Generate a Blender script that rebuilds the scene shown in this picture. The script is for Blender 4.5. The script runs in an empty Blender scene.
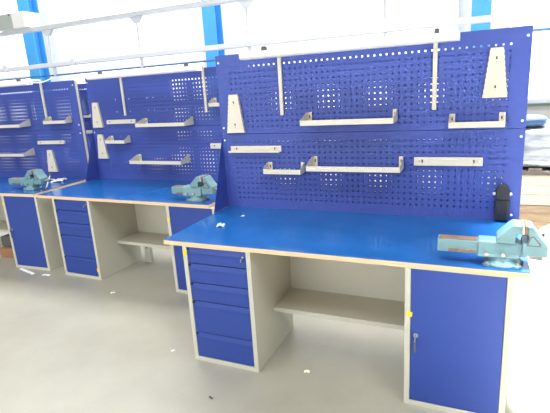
import bpy, bmesh, math, random
from mathutils import Vector, Matrix
random.seed(7)
S = bpy.context.scene
COL = S.collection

# ------------------------------------------------------------------ materials
def s2l(c):
    return tuple((x/12.92 if x <= .04045 else ((x+.055)/1.055)**2.4) for x in c)
def rgb(r, g, b):
    return s2l((r/255, g/255, b/255)) + (1,)
MATS = {}
def mat(name, col, rough=.5, metal=0., noise=0., nscale=8., bump=0., spec=.5, stretch=None):
    if name in MATS: return MATS[name]
    m = bpy.data.materials.new(name); m.use_nodes = True
    nt = m.node_tree; b = nt.nodes['Principled BSDF']
    b.inputs['Base Color'].default_value = col
    b.inputs['Roughness'].default_value = rough
    b.inputs['Metallic'].default_value = metal
    b.inputs['Specular IOR Level'].default_value = spec
    if noise or bump:
        tc = nt.nodes.new('ShaderNodeTexCoord'); mp = nt.nodes.new('ShaderNodeMapping')
        if stretch: mp.inputs['Scale'].default_value = stretch
        n = nt.nodes.new('ShaderNodeTexNoise'); n.inputs['Scale'].default_value = nscale
        n.inputs['Detail'].default_value = 5
        nt.links.new(tc.outputs['Object'], mp.inputs['Vector']); nt.links.new(mp.outputs['Vector'], n.inputs['Vector'])
        if noise:
            r = nt.nodes.new('ShaderNodeValToRGB')
            lo = tuple(max(0, c*(1-noise)) for c in col[:3])+(1,); hi = tuple(min(1, c*(1+noise)) for c in col[:3])+(1,)
            r.color_ramp.elements[0].position = .3; r.color_ramp.elements[1].position = .7
            r.color_ramp.elements[0].color = lo; r.color_ramp.elements[1].color = hi
            nt.links.new(n.outputs['Fac'], r.inputs['Fac']); nt.links.new(r.outputs['Color'], b.inputs['Base Color'])
        if bump:
            bp = nt.nodes.new('ShaderNodeBump'); bp.inputs['Strength'].default_value = bump; bp.inputs['Distance'].default_value = .02
            nt.links.new(n.outputs['Fac'], bp.inputs['Height']); nt.links.new(bp.outputs['Normal'], b.inputs['Normal'])
    MATS[name] = m
    return m

BEIGE = mat('warm grey powder coat', rgb(192, 191, 179), .45, noise=.02, nscale=3)
IVORY = mat('light grey holder enamel', rgb(214, 208, 192), .45)
BLUE = mat('ultramarine panel enamel', (.047, .079, .345, 1), .5, noise=.04, nscale=2, spec=.35)
DOORB = mat('ultramarine cabinet enamel', (.024, .056, .28, 1), .42, noise=.04, nscale=2, spec=.35)
TOPB = mat('glossy blue worktop laminate', (.013, .113, .38, 1), .13, noise=.10, nscale=5, bump=.05)
PLY = mat('pale birch plywood edge', rgb(226, 192, 156), .6, noise=.12, nscale=6, stretch=(1, 1, 30))
TEAL = mat('teal vise paint', rgb(106, 143, 152), .38, noise=.05, nscale=20)
GREASE = mat('brown waxed steel', rgb(128, 100, 78), .5, noise=.3, nscale=40)
STEEL = mat('bright steel', rgb(190, 190, 188), .28, metal=.9)
BLACK = mat('matt black plastic', rgb(26, 28, 34), .45)
DARK = mat('dark slot', rgb(30, 30, 40), .7)
YELLOW = mat('yellow sticker vinyl', rgb(250, 212, 10), .5)
WHITE = mat('white lamp enamel', rgb(246, 246, 244), .4)
PAPER = mat('white paper', rgb(246, 246, 246), .8)
FILM = mat('clear film scrap', rgb(205, 222, 240), .15)
ALU = mat('brushed aluminium rail', rgb(222, 226, 232), .35, metal=.1, noise=.05, nscale=4)
BOXGREY = mat('grey box cover', rgb(178, 186, 184), .5)
PALEALU = mat('pale aluminium rail', rgb(236, 238, 242), .4)
SKYB = mat('light blue column paint', rgb(70, 158, 222), .5, noise=.05, nscale=2)
PIPEB = mat('blue pipe paint', rgb(60, 120, 175), .5)
WALLM = mat('white plaster', rgb(248, 248, 246), .9)
HALLM = mat('grey hall lining', rgb(176, 176, 170), .9)
CREAM = mat('cream window pier', rgb(226, 226, 212), .8)
FRAME = mat('pale grey window frame', rgb(236, 238, 244), .5)
SILL = mat('green grey window sill', rgb(96, 122, 112), .6)
CARD = mat('cream cardboard', rgb(246, 238, 220), .85, noise=.08, nscale=6, stretch=(1, 1, 12))
WOOD = mat('rough brown timber', rgb(168, 146, 124), .85, noise=.2, nscale=6, stretch=(1, 8, 8))
DARKW = mat('dark weathered pallet wood', rgb(96, 88, 84), .9, noise=.2, nscale=8)
WRAP = mat('silver stretch film', rgb(178, 186, 198), .2, metal=.3, noise=.4, nscale=5, bump=1., stretch=(1, 1, 4))
BAGB = mat('blue tarpaulin', rgb(60, 90, 138), .5, noise=.1, nscale=6, bump=.3)
BOXBR = mat('brown cardboard', rgb(150, 112, 84), .85, noise=.08)
GREYP = mat('dark grey plastic', rgb(86, 86, 84), .6)

def floor_material():
    m = bpy.data.materials.new('polished concrete'); m.use_nodes = True
    nt = m.node_tree; b = nt.nodes['Principled BSDF']
    tc = nt.nodes.new('ShaderNodeTexCoord')
    n = nt.nodes.new('ShaderNodeTexNoise'); n.inputs['Scale'].default_value = 1.1; n.inputs['Detail'].default_value = 7; n.inputs['Roughness'].default_value = .62
    nt.links.new(tc.outputs['Object'], n.inputs['Vector'])
    r = nt.nodes.new('ShaderNodeValToRGB')
    r.color_ramp.elements[0].position = .28; r.color_ramp.elements[1].position = .72
    r.color_ramp.elements[0].color = rgb(147, 144, 132); r.color_ramp.elements[1].color = rgb(167, 165, 153)
    nt.links.new(n.outputs['Fac'], r.inputs['Fac'])
    n2 = nt.nodes.new('ShaderNodeTexNoise'); n2.inputs['Scale'].default_value = 14; n2.inputs['Detail'].default_value = 3
    nt.links.new(tc.outputs['Object'], n2.inputs['Vector'])
    r2 = nt.nodes.new('ShaderNodeValToRGB')
    r2.color_ramp.elements[0].position = .24; r2.color_ramp.elements[1].position = .30
    r2.color_ramp.elements[0].color = (.80, .80, .80, 1); r2.color_ramp.elements[1].color = (1, 1, 1, 1)
    nt.links.new(n2.outputs['Fac'], r2.inputs['Fac'])
    mx = nt.nodes.new('ShaderNodeMix'); mx.data_type = 'RGBA'; mx.blend_type = 'MULTIPLY'; mx.inputs['Factor'].default_value = 1
    nt.links.new(r.outputs['Color'], mx.inputs['A']); nt.links.new(r2.outputs['Color'], mx.inputs['B'])
    nt.links.new(mx.outputs['Result'], b.inputs['Base Color'])
    rr = nt.nodes.new('ShaderNodeMapRange'); rr.inputs['To Min'].default_value = .25; rr.inputs['To Max'].default_value = .5
    nt.links.new(n.outputs['Fac'], rr.inputs['Value']); nt.links.new(rr.outputs['Result'], b.inputs['Roughness'])
    return m
FLOORM = floor_material()

def glass_material():
    m = bpy.data.materials.new('window glass'); m.use_nodes = True
    nt = m.node_tree; nt.nodes.clear()
    o = nt.nodes.new('ShaderNodeOutputMaterial'); t = nt.nodes.new('ShaderNodeBsdfTransparent'); g = nt.nodes.new('ShaderNodeBsdfGlossy')
    g.inputs['Roughness'].default_value = .05
    mx = nt.nodes.new('ShaderNodeMixShader'); mx.inputs[0].default_value = .06
    nt.links.new(t.outputs[0], mx.inputs[1]); nt.links.new(g.outputs[0], mx.inputs[2]); nt.links.new(mx.outputs[0], o.inputs[0])
    return m
GLASS = glass_material()

# ------------------------------------------------------------------ mesh helpers
class MB:
    def __init__(s): s.bm = bmesh.new()
    def box(s, x0, x1, y0, y1, z0, z1):
        v = [s.bm.verts.new(p) for p in ((x0,y0,z0),(x1,y0,z0),(x1,y1,z0),(x0,y1,z0),(x0,y0,z1),(x1,y0,z1),(x1,y1,z1),(x0,y1,z1))]
        for f in ((3,2,1,0),(4,5,6,7),(0,1,5,4),(1,2,6,5),(2,3,7,6),(3,0,4,7)): s.bm.faces.new([v[i] for i in f])
        return s
    def prism(s, poly, axis, a, b):
        """poly of 2D points extruded along axis ('x': (y,z), 'y': (x,z), 'z': (x,y))"""
        def P(p, t):
            return {'x': (t, p[0], p[1]), 'y': (p[0], t, p[1]), 'z': (p[0], p[1], t)}[axis]
        A = [s.bm.verts.new(P(p, a)) for p in poly]; B = [s.bm.verts.new(P(p, b)) for p in poly]
        s.bm.faces.new(A); s.bm.faces.new(B[::-1])
        n = len(poly)
        for i in range(n): s.bm.faces.new((A[i], B[i], B[(i+1) % n], A[(i+1) % n]))
        return s
    def lathe(s, prof, c=(0,0,0), n=24, axis='z'):
        rings = []
        for r, t in prof:
            ring = []
            for k in range(n):
                a = 2*math.pi*k/n; u, w = r*math.cos(a), r*math.sin(a)
                p = {'z': (u, w, t), 'x': (t, u, w), 'y': (u, t, w)}[axis]
                ring.append(s.bm.verts.new((c[0]+p[0], c[1]+p[1], c[2]+p[2])))
            rings.append(ring)
        for i in range(len(rings)-1):
            for k in range(n): s.bm.faces.new((rings[i][k], rings[i][(k+1) % n], rings[i+1][(k+1) % n], rings[i+1][k]))
        s.bm.faces.new(rings[0][::-1]); s.bm.faces.new(rings[-1])
        return s
    def rod(s, a, b, r, n=10):
        a, b = Vector(a), Vector(b); d = (b-a).normalized()
        u = d.orthogonal().normalized(); w = d.cross(u)
        A = [s.bm.verts.new(a+r*(u*math.cos(2*math.pi*k/n)+w*math.sin(2*math.pi*k/n))) for k in range(n)]
        B = [s.bm.verts.new(b+r*(u*math.cos(2*math.pi*k/n)+w*math.sin(2*math.pi*k/n))) for k in range(n)]
        s.bm.faces.new(A[::-1]); s.bm.faces.new(B)
        for k in range(n): s.bm.faces.new((A[k], A[(k+1) % n], B[(k+1) % n], B[k]))
        return s
    def path(s, pts, r, n=8):
        for a, b in zip(pts[:-1], pts[1:]): s.rod(a, b, r, n)
        return s
    def ball(s, c, r, sc=(1,1,1)):
        g = bmesh.ops.create_uvsphere(s.bm, u_segments=14, v_segments=9, radius=r)
        for v in g['verts']: v.co = Vector((v.co.x*sc[0]+c[0], v.co.y*sc[1]+c[1], v.co.z*sc[2]+c[2]))
        return s
    def xf(s, m):
        bmesh.ops.transform(s.bm, matrix=m, verts=s.bm.verts[:]); return s
    def obj(s, name, m, parent=None, bevel=0., smooth=False, loc=None):
        bmesh.ops.recalc_face_normals(s.bm, faces=s.bm.faces[:])
        me = bpy.data.meshes.new(name); s.bm.to_mesh(me); s.bm.free()
        me.materials.append(m)
        o = bpy.data.objects.new(name, me); COL.objects.link(o)
        if parent: o.parent = parent
        if loc: o.location = loc
        if smooth:
            for p in me.polygons: p.use_smooth = True
        if bevel:
            md = o.modifiers.new('edge', 'BEVEL'); md.width = bevel; md.segments = 2; md.limit_method = 'ANGLE'
        return o
def tag(o, label, cat, group=None):
    o['label'] = label; o['category'] = cat
    if group: o['group'] = group
    return o
def thing(name, label, cat, loc=(0,0,0), rz=0., group=None):
    o = bpy.data.objects.new(name, None); COL.objects.link(o)
    o.empty_display_size = .1; o.location = loc; o.rotation_euler = (0, 0, rz)
    return tag(o, label, cat, group)
def struct(o):
    o['kind'] = 'structure'; return o

# ------------------------------------------------------------------ bench kit
H, T, DP, ZT, ZJ = .8095, .0303, .824, 1.919, 1.363     # top height, top thickness, panel plane, panel top, sheet joint
class Bench:
    def __init__(s, x, y, th, W, a1, cw, a2, cw2, who, dp=DP, zt=ZT):
        s.dp, s.zt = dp, zt
        s.x, s.y, s.th, s.W, s.a1, s.cw, s.a2, s.cw2, s.who = x, y, th, W, a1, cw, a2, cw2, who
    def at(s, u, v, z=0.):
        c, n = math.cos(s.th), math.sin(s.th)
        return (s.x+c*u-n*v, s.y+n*u+c*v, z)
    def thing(s, name, label, cat, u, v, z=0., group=None, rz=0.):
        return thing(name, label, cat, s.at(u, v, z), s.th+rz, group)

def worktop(b, label):
    t = b.thing('worktop', label, 'worktop', 0, 0, H-T, 'blue worktops of the benches')
    MB().box(0, b.W, 0, b.dp+.072, 0, T-.004).obj('plywood_board', PLY, t, .0015)
    MB().box(.001, b.W-.001, .001, b.dp+.071, T-.004, T).obj('laminate_sheet', TOPB, t, .001)

def cabinet_shell(w, d, h, t):
    f = .028
    m = MB()
    m.box(0, f, 0, .02, 0, h).box(w-f, w, 0, .02, 0, h).box(f, w-f, 0, .02, 0, f).box(f, w-f, 0, .02, h-.003, h)   # front frame
    m.box(0, .002, .02, d, 0, h).box(w-.002, w, .02, d, 0, h).box(.002, w-.002, d-.002, d, 0, h)
    m.box(.002, w-.002, .02, d-.002, 0, .002).box(.002, w-.002, .02, d-.002, h-.002, h)
    m.obj('carcass', BEIGE, t, .0015)
    return f

def drawer_cabinet(b, label, sticker=None):
    w, d, h = b.cw, .58, H-T
    t = b.thing('drawer_cabinet', label, 'drawer cabinet', b.a1, 0, 0, 'drawer cabinets under the benches')
    f = cabinet_shell(w, d, h, t)
    zs = [.7765, .672, .546, .424, .206, .030]
    for i in range(5):
        z1, z0 = zs[i]-.003, zs[i+1]+.003
        hgt = z1-z0
        g = min(.036, hgt*.36)
        # front sheet with folded grip: flat face, then a lip leaning into the cabinet at the top
        poly = [(.004, z0), (.004, z1-g), (.003, z1-g+.003), (.008, z1), (.03, z1), (.03, z0)]
        dr = MB().prism(poly, 'x', f+.003, w-f-.003).obj('drawer', DOORB, t, .001)
        MB().box(f+.012, w-f-.012, .0005, .004, z1-g-.003, z1-g+.004).obj('grip', DOORB, dr, .001)
        MB().box(f+.003, f+.014, -.001, .02, z1-.016, z1-.003).obj('latch', BLACK, dr)
        if i == 0:
            MB().lathe([(.008, -.005), (.009, -.004), (.009, .004)], (w-f-.022, .006, z1-.035), 14, 'y').obj('lock', STEEL, dr)
            MB().box(w-f-.024, w-f-.020, -.024, .002, z1-.052, z1-.032).obj('key', STEEL, dr)
    if sticker:
        u, z = sticker
        s = MB().box(u-.011, u+.011, -.002, .0, z-.02, z+.02).obj('sticker', YELLOW, t); s['label'] = 'small yellow sticker on the frame'

def cupboard(b, label, sticker=None, zl=.46):
    w, d, h = b.cw2, .58, H-T
    t = b.thing('tool_cupboard', label, 'cupboard', b.a2, 0, 0, 'cupboards under the benches')
    f = cabinet_shell(w, d, h, t)
    dr = MB().box(f+.002, w-f-.002, .003, .024, f+.002, h-.004).obj('door', DOORB, t, .0015)
    MB().lathe([(.010, -.006), (.012, -.004), (.012, .006)], (f+.028, .003, zl), 16, 'y').obj('lock', STEEL, dr, smooth=False)
    MB().box(f+.026, f+.030, -.028, -.002, zl-.022, zl+.010).obj('key', STEEL, dr)
    MB().box(f+.022, f+.032, -.022, -.019, zl-.085, zl-.022).obj('key_tag', GREYP, dr)
    for z in (h-.05, h-.085):
        MB().box(.004, .014, .0205, .034, z-.008, z+.008).obj('hinge', BLACK, t)
    if sticker:
        u, z, tilt = sticker
        m = MB().box(-.013, .013, -.002, .0, -.013, .013).xf(Matrix.Translation((u, 0, z)) @ Matrix.Rotation(tilt, 4, 'Y'))
        s = m.obj('sticker', YELLOW, t); s['label'] = 'small yellow sticker on the frame'

def under_shelf(b, label, leg=False):
    u0, u1 = b.a1+b.cw, b.a2
    t = b.thing('storage_shelf', label, 'shelf', u0, .268, .0, 'shelves between the bench cabinets')
    w = u1-u0
    m = MB().box(.0, w, 0, .002, .281, .308).box(0, w, .002, .33, .305, .308).box(0, w, .328, .33, .281, .305)
    m.obj('shelf_board', BEIGE, t, .001)
    MB().box(0, w, .31, .312, .308, H-T).obj('back_panel', BEIGE, t)
    if leg:
        l = MB().box(w*.12, w*.12+.07, .25, .29, 0, .305).obj('support_leg', BEIGE, t, .002)
        MB().lathe([(.008, 0), (.008, .006)], (w*.12+.035, .244, .16), 10, 'y').obj('bolt', GREYP, l)

SHEETS = {}
def perforated(W, z0, z1, hz0, hz1, p, s):
    key = (round(W, 3), z0, z1, p, s)
    if key in SHEETS: return SHEETS[key]
    def lines(a, b, lo, hi):
        n = int((hi-lo)/p)+1; off = lo+((hi-lo)-(n-1)*p)/2
        L = [a]
        for i in range(n): L += [off+i*p-s/2, off+i*p+s/2]
        return L+[b]
    X = lines(0, W, .105, W-.095); Z = lines(z0, z1, hz0, hz1)
    verts = [(x, 0, z) for z in Z for x in X]; n = len(X); faces = []
    for j in range(len(Z)-1):
        for i in range(n-1):
            if i % 2 == 1 and j % 2 == 1: continue
            faces.append((j*n+i, j*n+i+1, (j+1)*n+i+1, (j+1)*n+i))
    me = bpy.data.meshes.new('perforated_sheet'); me.from_pydata(verts, [], faces); me.materials.append(BLUE)
    # folded side returns
    bm = bmesh.new(); bm.from_mesh(me)
    q = [bm.verts.new(c) for c in ((0,0,z0),(W,0,z0),(W,0,z1),(0,0,z1),(0,.014,z0),(W,.014,z0),(W,.014,z1),(0,.014,z1))]
    for a, c in ((0,1),(1,2),(2,3),(3,0)): bm.faces.new((q[a], q[c], q[c+4], q[a+4]))
    bm.to_mesh(me); bm.free()
    SHEETS[key] = me
    return me

def tool_panel(b, label):
    t = b.thing('pegboard', label, 'pegboard', 0, b.dp, H, 'perforated back panels of the benches')
    W = b.W
    zt = b.zt-H; zj = ZJ-H
    for nm, a, c, h0, h1 in (('lower', 0.0, zj-.0015, .075, zj-.06), ('upper', zj+.0015, zt, zj+.05, zt-.085)):
        for k, yy in enumerate((0., .066)):
            me = perforated(W, a, c-(.102 if k and nm == 'upper' else 0), h0, h1-(.045 if k and nm == 'upper' else 0), (.038, .0348)[k], ((.0108, .0116) if b is B1 else (.0132, .020))[k])
            o = bpy.data.objects.new('perforated_sheet', me); COL.objects.link(o); o.parent = t
            o.location = (0, yy, 0)
            if k: o.scale = (1, -1, 1)
    for x in (.0015, W-.0315):
        MB().box(x, x+.03, .0152, .0508, 0, zt-.004).obj('upright', BEIGE, t, .002)
    # tapered side gusset at the left end
    MB().prism([(-.001, zj-.01), (-.215, .001), (-.001, .001)], 'x', 0, .002).prism([(-.003, .001), (-.001, .001), (-.001, zj-.02), (-.003, zj-.02)], 'x', .002, .03).obj('side_gusset', BLUE, t)
    for x in (.022, W-.02):
        for z in (zt-.05, zj+.045, zj-.045):
            MB().lathe([(.0065, -.004), (.0075, -.003), (.0075, 0)], (x, 0, z), 10, 'y').obj('screw', WHITE, t)

def bench_lamp(b, label, cable=False):
    t = b.thing('bench_lamp', label, 'lamp', 0, b.dp, H, 'lamps over the benches')
    x0, x1, yf, yb, z0, z1 = .375, 1.635, -.335, -.235, 1.856-H, 1.898-H
    for x in (.5, 1.5):
        MB().box(x-.0125, x+.0125, -.017, -.001, 1.487-H, z1+.022).obj('post', IVORY, t, .002)
        MB().box(x-.011, x+.011, yf+.02, -.017, z1+.002, z1+.022).obj('arm', WHITE, t, .002)
        MB().box(x+.02, x+.042, yf+.005, yf+.045, z1, z1+.026).obj('clip', GREYP, t, .003)
    hs = MB().prism([(yf+.012, z0), (yf, z0+.012), (yf, z1), (yb, z1), (yb, z0+.012), (yb-.012, z0)], 'x', x0, x1).obj('lamp_housing', WHITE, t, .002)
    for xa, xb in ((x0-.008, x0), (x1, x1+.008)):
        MB().prism([(yf+.012, z0), (yf, z0+.012), (yf, z1), (yb, z1), (yb, z0+.012), (yb-.012, z0)], 'x', xa, xb).obj('end_cap', WHITE, hs)
    if cable:
        pts = [(x1+.008+.16*k/8, yf+.05+.02*k, z0+.03-.025*math.sin(math.pi*k/8)+.03*k/8) for k in range(9)]
        MB().path(pts, .006).obj('cable', WHITE, t)

# things hung on the panels -----------------------------------------------------------
def wrench_holder(b, label, uc, z0, z1, wt=.072, wb=.142, teeth=9):
    t = b.thing('wrench_holder', label, 'wrench holder', uc, b.dp, z0, 'tapered wrench holders')
    h = z1-z0
    R = []
    for i in range(teeth):
        za, zb = h*i/teeth, h*(i+.62)/teeth
        wa = (wb+(wt-wb)*za/h)/2; wc = (wb+(wt-wb)*zb/h)/2
        R += [(wa, za), (wc, zb), (wc-.003, zb+.001), (wc-.003, h*(i+1)/teeth-.001)]
    R.append((wt/2, h))
    poly = R+[(-x, z) for x, z in R[::-1]]
    pl = MB().prism(poly, 'y', -.024, -.001).obj('holder_plate', IVORY, t)
    for z in (h*.22, h*.80):
        MB().box(-.004, .004, -.0252, -.0235, z-.008, z+.008).obj('slot', DARK, pl)
        MB().lathe([(.0025, -.0252), (.0025, -.0235)], (0, 0, z-.022), 8, 'y').obj('rivet', GREYP, pl)

def tool_tray(b, label, u0, u1, z0, d=.16, hb=.077, lip=.034):
    t = b.thing('tool_tray', label, 'tray', u0, b.dp, z0, 'sheet metal trays hung on the panels')
    w = u1-u0
    m = MB().box(0, w, -d, -.001, 0, .0015)                                    # bottom
    m.box(0, w, -d, -d+.0015, .0015, lip)                                       # front lip
    m.obj('tray_pan', IVORY, t, .0008)
    for x, sgn in ((0, 1), (w-.0015, -1)):
        sd = MB().prism([(-d+.0015, .0015), (-d+.0015, lip), (-.03, hb), (-.001, hb), (-.001, .0015)], 'x', x, x+.0015).obj('side_plate', IVORY, t)
        xa = x if sgn > 0 else x-.0285
        MB().box(xa, xa+.03, -.003, -.001, .0015, hb).obj('hook_tab', IVORY, sd)
        MB().box(xa+.011, xa+.018, -.0042, -.003, hb-.04, hb-.02).obj('slot', DARK, sd)

def bar_holder(b, label, u0, u1, z0, z1, ledge=False):
    t = b.thing('tool_bar_holder', label, 'tool bar', u0, b.dp, z0, 'flat tool bars on the panels')
    w, h = u1-u0, z1-z0
    if ledge:
        m = MB().box(0, w, -.003, -.001, 0, h)
        n = int(w/.02)
        for i in range(n):                                                       # toothed ledge with gaps for screwdrivers
            m.box(w*i/n, w*(i+.62)/n, -.042, -.003, 0, .002)
        m.box(0, w, -.044, -.042, 0, .012)
        m.obj('bar', IVORY, t)
    else:
        MB().prism([(-.022, 0), (-.022, h*.82), (-.014, h), (-.001, h), (-.001, 0)], 'x', 0, w).obj('bar', IVORY, t, .001)
    y = -.0045 if ledge else -.0235
    for x in (.05, w-.05):
        MB().box(x-.004, x+.004, y, y+.003, h*.38, h*.74).obj('slot', DARK, t)
        MB().lathe([(.003, y), (.003, y+.003)], (x-.018 if x < w/2 else x+.018, 0, h*.56), 8, 'y').obj('rivet', GREYP, t)

def vise(b, label, u, v, rz=0., beam=.288):
    t = b.thing('bench_vise', label, 'vise', u, v, H, 'teal bench vises', rz)
    base = MB().lathe([(.078, 0), (.078, .012), (.070, .022), (.062, .03), (.06, .046)], n=32)
    for a in (20, 140, 215, 320):
        c, s = math.cos(math.radians(a)), math.sin(math.radians(a))
        p = Vector((c, s, 0))*.076
        base.lathe([(.021, 0), (.021, .015)], (p.x, p.y, 0), 14)
    bs = base.obj('swivel_base', TEAL, t, .003)
    for a in (20, 140, 215, 320):
        p = Vector((math.cos(math.radians(a)), math.sin(math.radians(a)), 0))*.080
        MB().lathe([(.010, .014), (.010, .022), (.006, .024)], (p.x, p.y, 0), 8).obj('bolt', STEEL, bs)
    # fixed body: block with skirt
    body = MB().prism([(-.058, .046), (.058, .046), (.052, .062), (.046, .114), (.038, .121), (-.038, .121), (-.046, .114), (-.052, .062)], 'x', -.108, .065)
    bd = body.obj('fixed_body', TEAL, t, .005)
    for x in (-.07, .0):
        MB().lathe([(.009, -.068), (.009, -.05)], (x, 0, .064), 10, 'y').obj('clamp_bolt', STEEL, bd)
    # fixed jaw rising and leaning towards the opening
    MB().prism([(-.032, .119), (.046, .119), (.046, .158), (.070, .166), (.070, .202), (.036, .205), (.026, .198), (-.030, .140)], 'y', -.056, .056).obj('fixed_jaw', TEAL, t, .004)
    # sliding beam
    bm_ = MB().box(-beam, .10, -.040, .040, .052, .112).obj('sliding_beam', TEAL, t, .004)
    MB().box(-beam+.006, -.112, -.028, .028, .1115, .1145).obj('guide_strip', GREASE, bm_, .001)
    MB().box(-beam+.05, -.112, -.0425, -.0395, .055, .070).obj('guide_strip', GREASE, bm_, .001)
    # moving jaw with an open bow
    mv = MB().prism([(.093, .166), (.093, .201), (.112, .202), (.146, .150), (.176, .118), (.176, .062), (.076, .062), (.076, .126), (.102, .126), (.100, .150)], 'y', -.052, .052).obj('moving_jaw', TEAL, t, .004)
    MB().prism([(.092, .112), (.096, .134), (.106, .158), (.120, .160), (.150, .122), (.146, .110)], 'y', -.0535, -.0515).obj('bow_recess', GREYP, mv, .001)
    MB().prism([(.099, .117), (.103, .134), (.110, .152), (.117, .153), (.141, .121), (.139, .116)], 'y', -.0545, -.0525).obj('bow_web', TEAL, mv, .001)
    for xa, xb in ((.0705, .0805), (.0825, .0925)):
        MB().box(xa, xb, -.060, .060, .166, .2045).obj('jaw_plate', GREASE if xa > .08 else STEEL, t, .001)
    sp = MB().lathe([(.012, .175), (.012, .215), (.020, .216), (.020, .244), (.014, .248)], (0, 0, .094), 16, 'x').obj('spindle', STEEL, t)
    d = Vector((.0, -.55, -.84)).normalized()
    c = Vector((.230, 0, .094))
    hd = MB().rod(c-d*.06, c+d*.085, .0075)
    hd.obj('handle', STEEL, sp)
    for k in (-.06, .085):
        q = c+d*k
        MB().ball(q, .014).obj('handle_knob', GREYP, sp, smooth=True)

def socket_box(b, label, uc, z0, z1):
    t = b.thing('power_socket', label, 'power socket', uc, b.dp, z0)
    h = z1-z0; w = .080
    MB().box(-w/2, w/2, -.05, -.001, 0, h*.60).obj('socket_body', BLACK, t, .008)
    lid = [(-w*.46, h*.60), (w*.46, h*.60), (w*.46, h*.86), (w*.36, h*.95), (w*.14, h), (-w*.14, h), (-w*.36, h*.95), (-w*.46, h*.86)]
    l = MB().prism(lid, 'y', -.058, -.001).obj('socket_lid', BLACK, t, .006)
    for x in (-w*.56, w*.56):
        MB().lathe([(.008, -.012), (.009, -.010), (.009, -.001)], (x, 0, h*.72), 12, 'y').obj('fixing_screw', WHITE, t)
    MB().lathe([(.007, -.009), (.007, -.001)], (w*.5+.015, 0, h*.12), 10, 'y').obj('fixing_screw', WHITE, t)
    MB().box(-w*.33, w*.33, -.0525, -.0495, h*.18, h*.50).obj('socket_face', DARK, t, .002)

# ------------------------------------------------------------------ the four benches
B1 = Bench(0, 0, 0, 2.0, .134, .460, 1.4536, .483, 'near')
B2 = Bench(-2.146, .8704, -.0209, 1.965, .190, .479, 1.538, .480, 'middle', .823, ZT-.024)
B3 = Bench(-4.192, .8056, .0442, 1.962, .130, .460, 1.518, .477, 'left', .772, ZT-.036)
B4 = Bench(-4.42, 2.77, 0., 2.0, .134, .460, 1.4536, .483, 'far')

worktop(B1, 'blue-topped plywood worktop of the nearest workbench, at the right of the photo')
worktop(B2, 'blue-topped plywood worktop of the middle workbench, behind the nearest one')
worktop(B3, 'blue-topped plywood worktop at the left edge of the photo with white papers on it')
worktop(B4, 'worktop of the far workbench, hidden behind the left and middle benches')
drawer_cabinet(B1, 'five-drawer blue and grey cabinet under the left end of the nearest workbench', (.014, .735))
drawer_cabinet(B2, 'five-drawer blue and grey cabinet under the middle workbench, yellow sticker near its foot', (.455, .10))
drawer_cabinet(B4, 'drawer cabinet of the far workbench behind the left bench')
drawer_cabinet(B3, 'five-drawer cabinet under the leftmost workbench, outside the left edge')
cupboard(B1, 'blue-door cupboard with key in its lock under the right end of the nearest workbench', (.025, .53, .15), .413)
cupboard(B2, 'blue-door cupboard under the middle workbench, partly hidden behind the nearest worktop', (.016, .655, 0))
cupboard(B3, 'blue-door cupboard under the leftmost workbench, beside the middle drawer cabinet', (.012, .70, 0), .42)
cupboard(B4, 'cupboard of the far workbench standing behind the middle bench')
under_shelf(B1, 'grey metal shelf between the drawers and the cupboard of the nearest workbench')
under_shelf(B2, 'grey metal shelf under the middle workbench, with a support leg below', True)
under_shelf(B3, 'grey metal shelf under the leftmost workbench, cut by the left edge of the photo')
under_shelf(B4, 'grey metal shelf under the far workbench')
tool_panel(B1, 'large perforated blue back panel of the nearest workbench, with a black socket')
tool_panel(B2, 'perforated blue back panel of the middle workbench')
tool_panel(B3, 'perforated blue back panel of the leftmost workbench, cut by the left edge')
tool_panel(B4, 'sliver of perforated blue panel seen between the left and middle back panels')
bench_lamp(B1, 'long white lamp on two posts above the nearest workbench panel')
bench_lamp(B2, 'long white lamp on two posts above the middle workbench panel')
bench_lamp(B3, 'long white lamp above the leftmost workbench panel, with a loose white cable', True)

# near bench hangings
wrench_holder(B1, 'tapered notched holder plate at the left end of the nearest panel', .131, 1.374, 1.645)
wrench_holder(B1, 'tapered notched holder plate at the top right of the nearest panel', 1.829, 1.545, 1.818, .070, .130)
bar_holder(B1, 'narrow toothed bar at the lower left of the nearest panel', .068, .475, 1.232, 1.275, True)
bar_holder(B1, 'plain flat bar with two slots at the lower right of the nearest panel', 1.388, 1.786, 1.146, 1.197)
tool_tray(B1, 'long tray on the upper sheet of the nearest panel, between the lamp posts', .684, 1.282, 1.424)
tool_tray(B1, 'short tray at the lower left of the nearest panel, beside the long tray', .368, .648, 1.088, .10, .070)
tool_tray(B1, 'long tray on the lower sheet of the nearest panel, in its middle', .711, 1.322, 1.124)
tool_tray(B1, 'short tray under the tapered holder at the right of the nearest panel', 1.59, 1.889, 1.383, .10)
# middle bench hangings
wrench_holder(B2, 'upper of the two tapered notched holders at the left of the middle panel', .105, 1.372, 1.636)
wrench_holder(B2, 'lower of the two tapered notched holders at the left of the middle panel', .112, 1.035, 1.296)
bar_holder(B2, 'flat bar near the upper tapered holder of the middle panel', .236, .625, 1.405, 1.447)
tool_tray(B2, 'long tray on the upper sheet of the middle panel', .742, 1.335, 1.376)
tool_tray(B2, 'short tray beside the lower tapered holder of the middle panel', .25, .515, 1.207, .10, .072)
tool_tray(B2, 'long tray on the lower sheet of the middle panel', .60, 1.245, 1.005)
tool_tray(B2, 'short tray beside the right lamp post of the middle panel, half hidden', 1.585, 1.88, 1.54, .10)
bar_holder(B2, 'flat bar at the lower right of the middle panel, its end behind the nearest panel', 1.512, 1.90, 1.142, 1.192)
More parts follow.
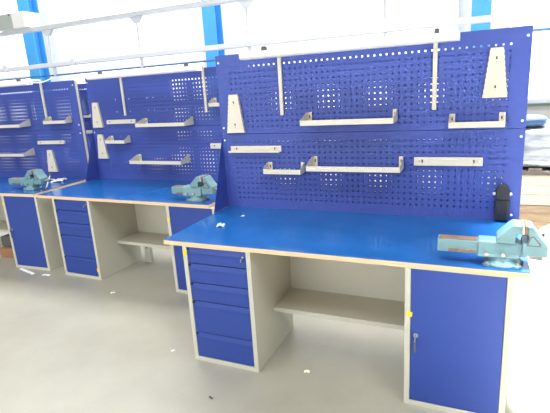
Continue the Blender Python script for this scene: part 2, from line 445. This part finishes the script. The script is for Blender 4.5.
# left bench hangings
tool_tray(B3, 'short tray near the right lamp post of the leftmost panel', 1.53, 1.85, 1.436, .10)
bar_holder(B3, 'flat bar above the tapered holder of the leftmost panel', 1.305, 1.705, 1.205, 1.243)
wrench_holder(B3, 'tapered notched holder plate at the lower right of the leftmost panel', 1.462, .885, 1.136)
tool_tray(B3, 'long tray on the upper sheet of the leftmost panel, cut by the left edge', .62, 1.235, 1.415)
tool_tray(B3, 'long tray on the lower sheet of the leftmost panel, cut by the left edge', .60, 1.215, 1.085)
# far bench hangings
tool_tray(B4, 'tray end on the far panel between the left and middle panels, upper of two', .15, .45, 1.39, .10)
bar_holder(B4, 'bar end on the far panel between the left and middle panels, lower of two', .06, .46, 1.13, 1.18)

vise(B1, 'teal bench vise bolted to the right corner of the nearest workbench', 1.885, .092, 0)
vise(B2, 'teal bench vise on the right corner of the middle workbench', 1.775, .135, .06, .225)
vise(B3, 'teal bench vise on the leftmost workbench, near the white papers', 1.75, .20, 0)
socket_box(B1, 'black power socket on the lower right of the nearest panel, behind the vise', 1.902, H+.012, 1.037)

# papers and film scraps
def sheet(name, label, cat, loc, rz, w, d, m, group=None, amp=.012, seed=1):
    rnd = random.Random(seed); bm = bmesh.new(); n = 6; V = []
    for j in range(n):
        for i in range(n):
            edge = 0 if (i in (0, n-1) and j in (0, n-1)) else 1
            V.append(bm.verts.new((w*(i/(n-1)-.5)+rnd.uniform(-.04, .04)*w, d*(j/(n-1)-.5)+rnd.uniform(-.04, .04)*d, .0015+amp*rnd.random()*edge)))
    for j in range(n-1):
        for i in range(n-1): bm.faces.new((V[j*n+i], V[j*n+i+1], V[j*n+n+i+1], V[j*n+n+i]))
    bmesh.ops.recalc_face_normals(bm, faces=bm.faces[:])
    me = bpy.data.meshes.new(name); bm.to_mesh(me); bm.free(); me.materials.append(m)
    o = bpy.data.objects.new(name, me); COL.objects.link(o); o.location = loc; o.rotation_euler = (0, 0, rz)
    md = o.modifiers.new('thickness', 'SOLIDIFY'); md.thickness = .0012; md.offset = 1
    return tag(o, label, cat, group)
sheet('paper', 'crumpled white paper on the leftmost worktop, right of two', 'paper', B3.at(1.69, .60, H), .5, .13, .16, PAPER, 'papers on the leftmost worktop', .02, 3)
sheet('paper', 'narrow folded paper on the leftmost worktop, left of two', 'paper', B3.at(1.52, .60, H), -.6, .07, .13, PAPER, 'papers on the leftmost worktop', .015, 5)
def on_plane(px, py, z):
    """world point on the height z that this lens sees at a pixel (used once, to read off where scraps lie)"""
    d = Fv+Rv*((px-275)/FPX)-Uv*((py-206.5)/FPX); k = (z-CAM.z)/d.z
    return CAM+d*k
# ------------------------------------------------------------------ camera
CAM = Vector((1.76441527, -2.19164693, 1.67907284)); yaw, pit, rol = .4257592651967833, -.25246610155945387, -.06271914931515932
FPX = 461.8815976255827
Fv = Vector((-math.sin(yaw)*math.cos(pit), math.cos(yaw)*math.cos(pit), math.sin(pit)))
r0 = Vector((math.cos(yaw), math.sin(yaw), 0)); u0 = r0.cross(Fv)
Rv = math.cos(rol)*r0+math.sin(rol)*u0; Uv = -math.sin(rol)*r0+math.cos(rol)*u0
cd = bpy.data.cameras.new('camera'); cam = bpy.data.objects.new('camera', cd); COL.objects.link(cam)
cd.sensor_fit = 'HORIZONTAL'; cd.sensor_width = 36; cd.lens = FPX*36/550; cd.clip_end = 200
M = Matrix((Rv, Uv, -Fv)).transposed().to_4x4(); M.translation = CAM
cam.matrix_world = M
S.camera = cam

p = on_plane(221, 226, H); sheet('film_scrap', 'crumpled scrap of clear film on the nearest worktop, left front', 'film scrap', (p.x, p.y, H), .3, .05, .055, FILM, 'film scraps on the nearest worktop', .014, 8)
p = on_plane(243, 216.5, H); sheet('film_scrap', 'tiny scrap of clear film near the back of the nearest worktop', 'film scrap', (p.x, p.y, H), .3, .022, .03, FILM, 'film scraps on the nearest worktop', .008, 9)
p = on_plane(27, 271.5, 0); sheet('paper_strip', 'long white paper strip on the floor before the leftmost cupboard', 'paper strip', (p.x, p.y, 0), -.25, .30, .035, PAPER, 'paper bits on the floor', .004, 11)
p = on_plane(48, 272.5, 0); sheet('paper_strip', 'short white paper scrap at the corner of the leftmost cupboard', 'paper strip', (p.x+.05, p.y-.06, 0), .1, .09, .03, PAPER, 'paper bits on the floor', .004, 12)
p = on_plane(113, 293, 0); sheet('paper_strip', 'tiny white paper crumb on the floor by the middle drawer cabinet', 'paper strip', (p.x, p.y, 0), .6, .04, .03, PAPER, 'paper bits on the floor', .008, 13)
p = on_plane(211, 398, 0); sheet('dark_chip', 'small dark chip on the floor left of the nearest drawers', 'chip', (p.x, p.y, 0), 1.2, .012, .03, GREYP, None, .004, 14)

p = on_plane(307, 372, 0); sheet('paper_strip', 'small grubby paper bit on the floor under the nearest bench shelf', 'paper strip', (p.x, p.y, 0), .2, .035, .025, CARD, 'paper bits on the floor', .006, 15)
p = on_plane(173, 351, 0); sheet('paper_strip', 'tiny white paper bit on the floor left of the nearest drawer cabinet', 'paper strip', (p.x, p.y, 0), .9, .022, .016, PAPER, 'paper bits on the floor', .005, 16)

# under the left bench
t = thing('cardboard_box', 'flat brown cardboard box on the floor under the leftmost bench shelf', 'box', B3.at(1.30, .34, 0), B3.th+.15)
MB().box(-.26, .19, -.11, .13, 0, .11).obj('box_body', BOXBR, t, .002); MB().box(-.26, .19, -.002, .002, .11, .112).obj('box_tape', CARD, t)
t = thing('tool_case', 'dark grey plastic case on the brown box at the left edge', 'case', B3.at(1.19, .34, .112), B3.th+.1)
MB().box(-.16, .10, -.08, .08, 0, .12).obj('case_body', GREYP, t, .012); MB().path([(-.07,-.0,.12), (-.07,0,.135), (.02,0,.135), (.02,0,.12)], .006).obj('case_handle', BLACK, t)

# ------------------------------------------------------------------ hall: floor, back wall, windows, columns
struct(MB().box(-16, 9, -7, 6.2, -.1, 0).obj('floor', FLOORM))
YW = 5.6
colx = [-15.0+.02-4.15*0, -10.75, -6.76, -2.49, 1.70, 5.85]
colx = [-14.9, -10.75, -6.76, -2.49, 1.70, 5.85]
w = MB().box(-16, 9, YW, YW+.3, 0, 1.22).box(-16, 9, YW, YW+.3, 5.2, 6.4)
edges = [-16]+colx+[9]
for x in colx: w.box(x-.32, x+.32, YW, YW+.3, 1.22, 5.2)
struct(w.obj('wall_back', WALLM))
struct(MB().box(-16.2, -16, -7, 5.9, 0, 6.4).obj('wall_left', HALLM)); struct(MB().box(9, 9.2, -7, 5.9, 0, 6.4).obj('wall_right', HALLM))
struct(MB().box(-16.2, 9.2, -7.2, -7, 0, 6.4).obj('wall_front', HALLM)); struct(MB().box(-16.2, 9.2, -7.2, 5.9, 6.4, 6.6).obj('ceiling', HALLM))
for n, (xa, xb) in enumerate(zip(colx[:-1], colx[1:]), 1):
    x0, x1 = xa+.32, xb-.32
    f = MB()
    f.box(x0, x0+.06, YW+.06, YW+.14, 1.22, 5.2).box(x1-.06, x1, YW+.06, YW+.14, 1.22, 5.2).box(x0, x1, YW+.06, YW+.14, 1.22, 1.28).box(x0, x1, YW+.06, YW+.14, 5.14, 5.2)
    for z in (1.70, 2.26):
        f.box(x0, x1, YW+.07, YW+.13, z-.025, z+.025)
    wo = struct(f.obj('window_%d' % n, FRAME))
    MB().box(x0, x1, YW+.098, YW+.102, 1.24, 5.18).obj('window_pane', GLASS, wo)
    MB().box(x0-.05, x1+.05, YW-.10, YW+.06, 1.19, 1.22).obj('window_sill', SILL, wo)
    # cream pier strip beside each column
    struct(MB().box(xa-.78+.32, xa-.30, YW-.16, YW, 1.22, 5.2).obj('trim_%d' % n, CREAM))
LBL = {-6.76: 'light blue steel column behind the leftmost workbench', -2.49: 'light blue steel column rising behind the gap between nearest and middle panels', 1.70: 'light blue steel column seen above the right end of the nearest panel'}
for x in colx[2:5]:
    t = thing('steel_column', LBL[x], 'column', (x, 5.1, 0), 0, 'blue steel columns of the hall')
    hw = .12 if x > -5 else .15
    MB().box(-hw, hw, -.12, -.105, 0, 6).obj('front_flange', SKYB, t)
    MB().box(-hw, hw, .105, .12, 0, 6).obj('rear_flange', SKYB, t)
    MB().box(-.01, .01, -.105, .105, 0, 6).obj('web', SKYB, t)
    MB().box(-hw-.03, hw+.03, -.16, .16, 0, .02).obj('base_plate', SKYB, t)

# overhead rail frame at y = 3
t = thing('overhead_rail_frame', 'long aluminium rail frame hanging above and behind the benches', 'overhead rail', (0, 3, 0))
MB().box(-9, 6, -.05, .05, 2.675, 2.730).box(-9, 6, -.056, -.05, 2.718, 2.726).obj('upper_rail', ALU, t, .006)
MB().box(-9, 6, -.05, .05, 2.160, 2.218).obj('lower_rail', PALEALU, t, .006)
MB().rod((-9, .02, 2.045), (6, .02, 2.045), .011).obj('blue_pipe', PIPEB, t)
for x in (-7.2, -5.6, -4.0, -2.4, -.8, .8, 2.4, 4.0):
    hgr = MB().rod((x, 0, 2.218), (x, 0, 2.675), .014).obj('hanger', ALU, t, .003)
    MB().prism([(x-.10, 2.675), (x+.10, 2.675), (x+.03, 2.59), (x-.03, 2.59)], 'y', -.02, .02).obj('gusset_plate', ALU, hgr)
    MB().box(x-.014, x+.014, -.01, .034, 2.03, 2.160).obj('pipe_hook', ALU, hgr, .003)
for x in (-9, 6):
    MB().box(x-.06, x+.06, -.06, .06, 0, 2.730).obj('post', ALU, t)
for x in (-4.95, -3.55):
    MB().lathe([(.045, -.07), (.055, -.066), (.055, -.05)], (x, 0, 2.205), 20, 'y').obj('round_clamp', PALEALU, t)
t = thing('junction_box', 'grey and white metal junction box on the upper rail, top left', 'junction box', (-4.5, 3, 2.730))
MB().box(-.36, .24, -.14, .14, 0, .21).obj('box_body', WHITE, t, .008)
MB().box(-.36, -.0, -.148, -.14, -.0, .205).obj('front_cover', BOXGREY, t, .003)
for x in (-.32, -.04):
    MB().lathe([(.014, -.154), (.014, -.147)], (x, 0, .185), 10, 'y').obj('cover_screw', GREYP, t)

# ------------------------------------------------------------------ stacked goods at the right
X0 = 2.02
t = thing('timber_bundle', 'bundle of brown planks at the bottom of the stack behind the nearest panel', 'timber', (X0, 3.0, .0))
for k in range(2):
    MB().box(.02, 1.5, .05+k*.7, .15+k*.7, 0, .10).obj('skid', DARKW, t, .003)
for j in range(3):
    for i in range(5):
        MB().box(-.01*j, 1.55-.02*i, i*.2+.002, i*.2+.196, .10+j*.085, .10+j*.085+.082).obj('plank', WOOD, t, .004)
zc = .356
for k, (hh, off, lb) in enumerate(((.11, 0, 'bottom'), (.10, .02, 'middle'), (.105, -.01, 'top'))):
    t = thing('flat_carton', 'cream flat cardboard carton, %s of three on the brown planks' % lb, 'carton', (X0+off, 3.01, zc), 0, 'flat cartons on the planks')
    MB().box(0, 1.5, 0, .95, 0, hh-.002).obj('carton_body', CARD, t, .01)
    MB().box(.72, .78, -.002, .952, hh-.0025, hh).obj('carton_tape', PAPER, t)
    zc += hh
t = thing('pallet', 'dark wooden pallet between the cream cartons and the wrapped load', 'pallet', (X0, 2.98, zc))
for y in (0, .42, .85):
    MB().box(0, 1.5, y, y+.1, 0, .045).obj('bearer', DARKW, t, .003)
for i in range(8):
    MB().box(i*.2, i*.2+.12, 0, .95, .045, .067).obj('deck_board', DARKW, t, .003)
zc += .067
def lumpy(name, label, cat, loc, dims, m, amp, nx=22, ny=12, nz=8, seed=3, power=6):
    bm = bmesh.new(); bmesh.ops.create_cube(bm, size=2.)
    bmesh.ops.subdivide_edges(bm, edges=bm.edges[:], cuts=12, use_grid_fill=True)
    rnd = random.Random(seed)
    for v in bm.verts:
        c = v.co
        n = (abs(c.x)**power+abs(c.y)**power+abs(c.z)**power)**(1/power)
        c = c/n
        wv = 1+amp*(math.sin(c.x*17+c.z*9)*.5+math.sin(c.z*23+c.y*5+c.x*3)*.5)+rnd.uniform(-amp, amp)*.5
        lowered = max(c.z, -.97)
        v.co = Vector((c.x*wv*dims[0]/2, c.y*wv*dims[1]/2, (lowered+.97)/1.97*dims[2]))
    me = bpy.data.meshes.new(name); bm.to_mesh(me); bm.free(); me.materials.append(m)
    for p in me.polygons: p.use_smooth = True
    o = bpy.data.objects.new(name, me); COL.objects.link(o); o.location = loc
    return tag(o, label, cat)
lumpy('wrapped_load', 'load wrapped in silvery stretch film on the dark pallet, right edge', 'wrapped load', (X0+.75, 3.46, zc), (1.52, .94, .40), WRAP, .012, power=9)
bag = lumpy('tarpaulin_bundle', 'folded blue tarpaulin bundle on top of the film-wrapped load', 'bundle', (X0+.17, 3.22, zc+.402), (.36, .40, .105), BAGB, .02, power=3.2, seed=6)
MB().box(.0, .06, -.03, .03, .098, .107).obj('label_patch', GREYP, bag)
t = thing('white_carton', 'white carton on the floor in front of the timber bundle, right edge', 'carton', (2.60, 2.45, 0), -.35)
MB().box(-.22, .25, -.18, .18, 0, .27).obj('carton_body', WHITE, t, .004)
MB().prism([(-.22, .27), (-.22, .274), (-.34, .20), (-.34, .196)], 'y', -.18, .18).obj('carton_flap', WHITE, t)

# ------------------------------------------------------------------ light
W = bpy.data.worlds.new('overcast'); S.world = W; W.use_nodes = True
bg = W.node_tree.nodes['Background']; bg.inputs['Color'].default_value = (.97, .985, 1, 1); bg.inputs['Strength'].default_value = 2.6
def area(name, loc, rot, sx, sy, power, spread=180, col=(1, 1, 1)):
    l = bpy.data.lights.new(name, 'AREA'); l.shape = 'RECTANGLE'; l.size = sx; l.size_y = sy; l.energy = power; l.spread = math.radians(spread); l.color = col
    o = bpy.data.objects.new(name, l); COL.objects.link(o); o.location = loc; o.rotation_euler = rot
    return o
area('sun_patch_lamp', (3.05, -.2, 6.3), (0, 0, 0), 1.9, 8.0, 1130, 11)  # added narrow-beam lamp standing in for the sun patch; ceiling has no opening
area('hall_fill', (-.4, -2.8, 6.3), (0, 0, 0), 10, 4.5, 430, 160)  # added overhead fill giving downward light, no fixtures modelled
area('front_fill', (-2.6, -6.9, 2.4), (math.radians(90), 0, 0), 8, 3, 420)  # added fill from behind the camera; the front wall has no windows
area('hall_fill', (4.5, -3.0, 6.3), (0, 0, 0), 3, 3, 220, 160)  # added fill for the near panel's right part and the floor there
area('hall_fill', (-2.0, 3.6, 6.3), (0, 0, 0), 14, 2.4, 950, 160)  # added fill that brightens the back wall

S.view_settings.view_transform = 'Standard'; S.view_settings.look = 'None'
S.view_settings.exposure = -.2; S.view_settings.gamma = 1.; S.view_settings.use_curve_mapping = False
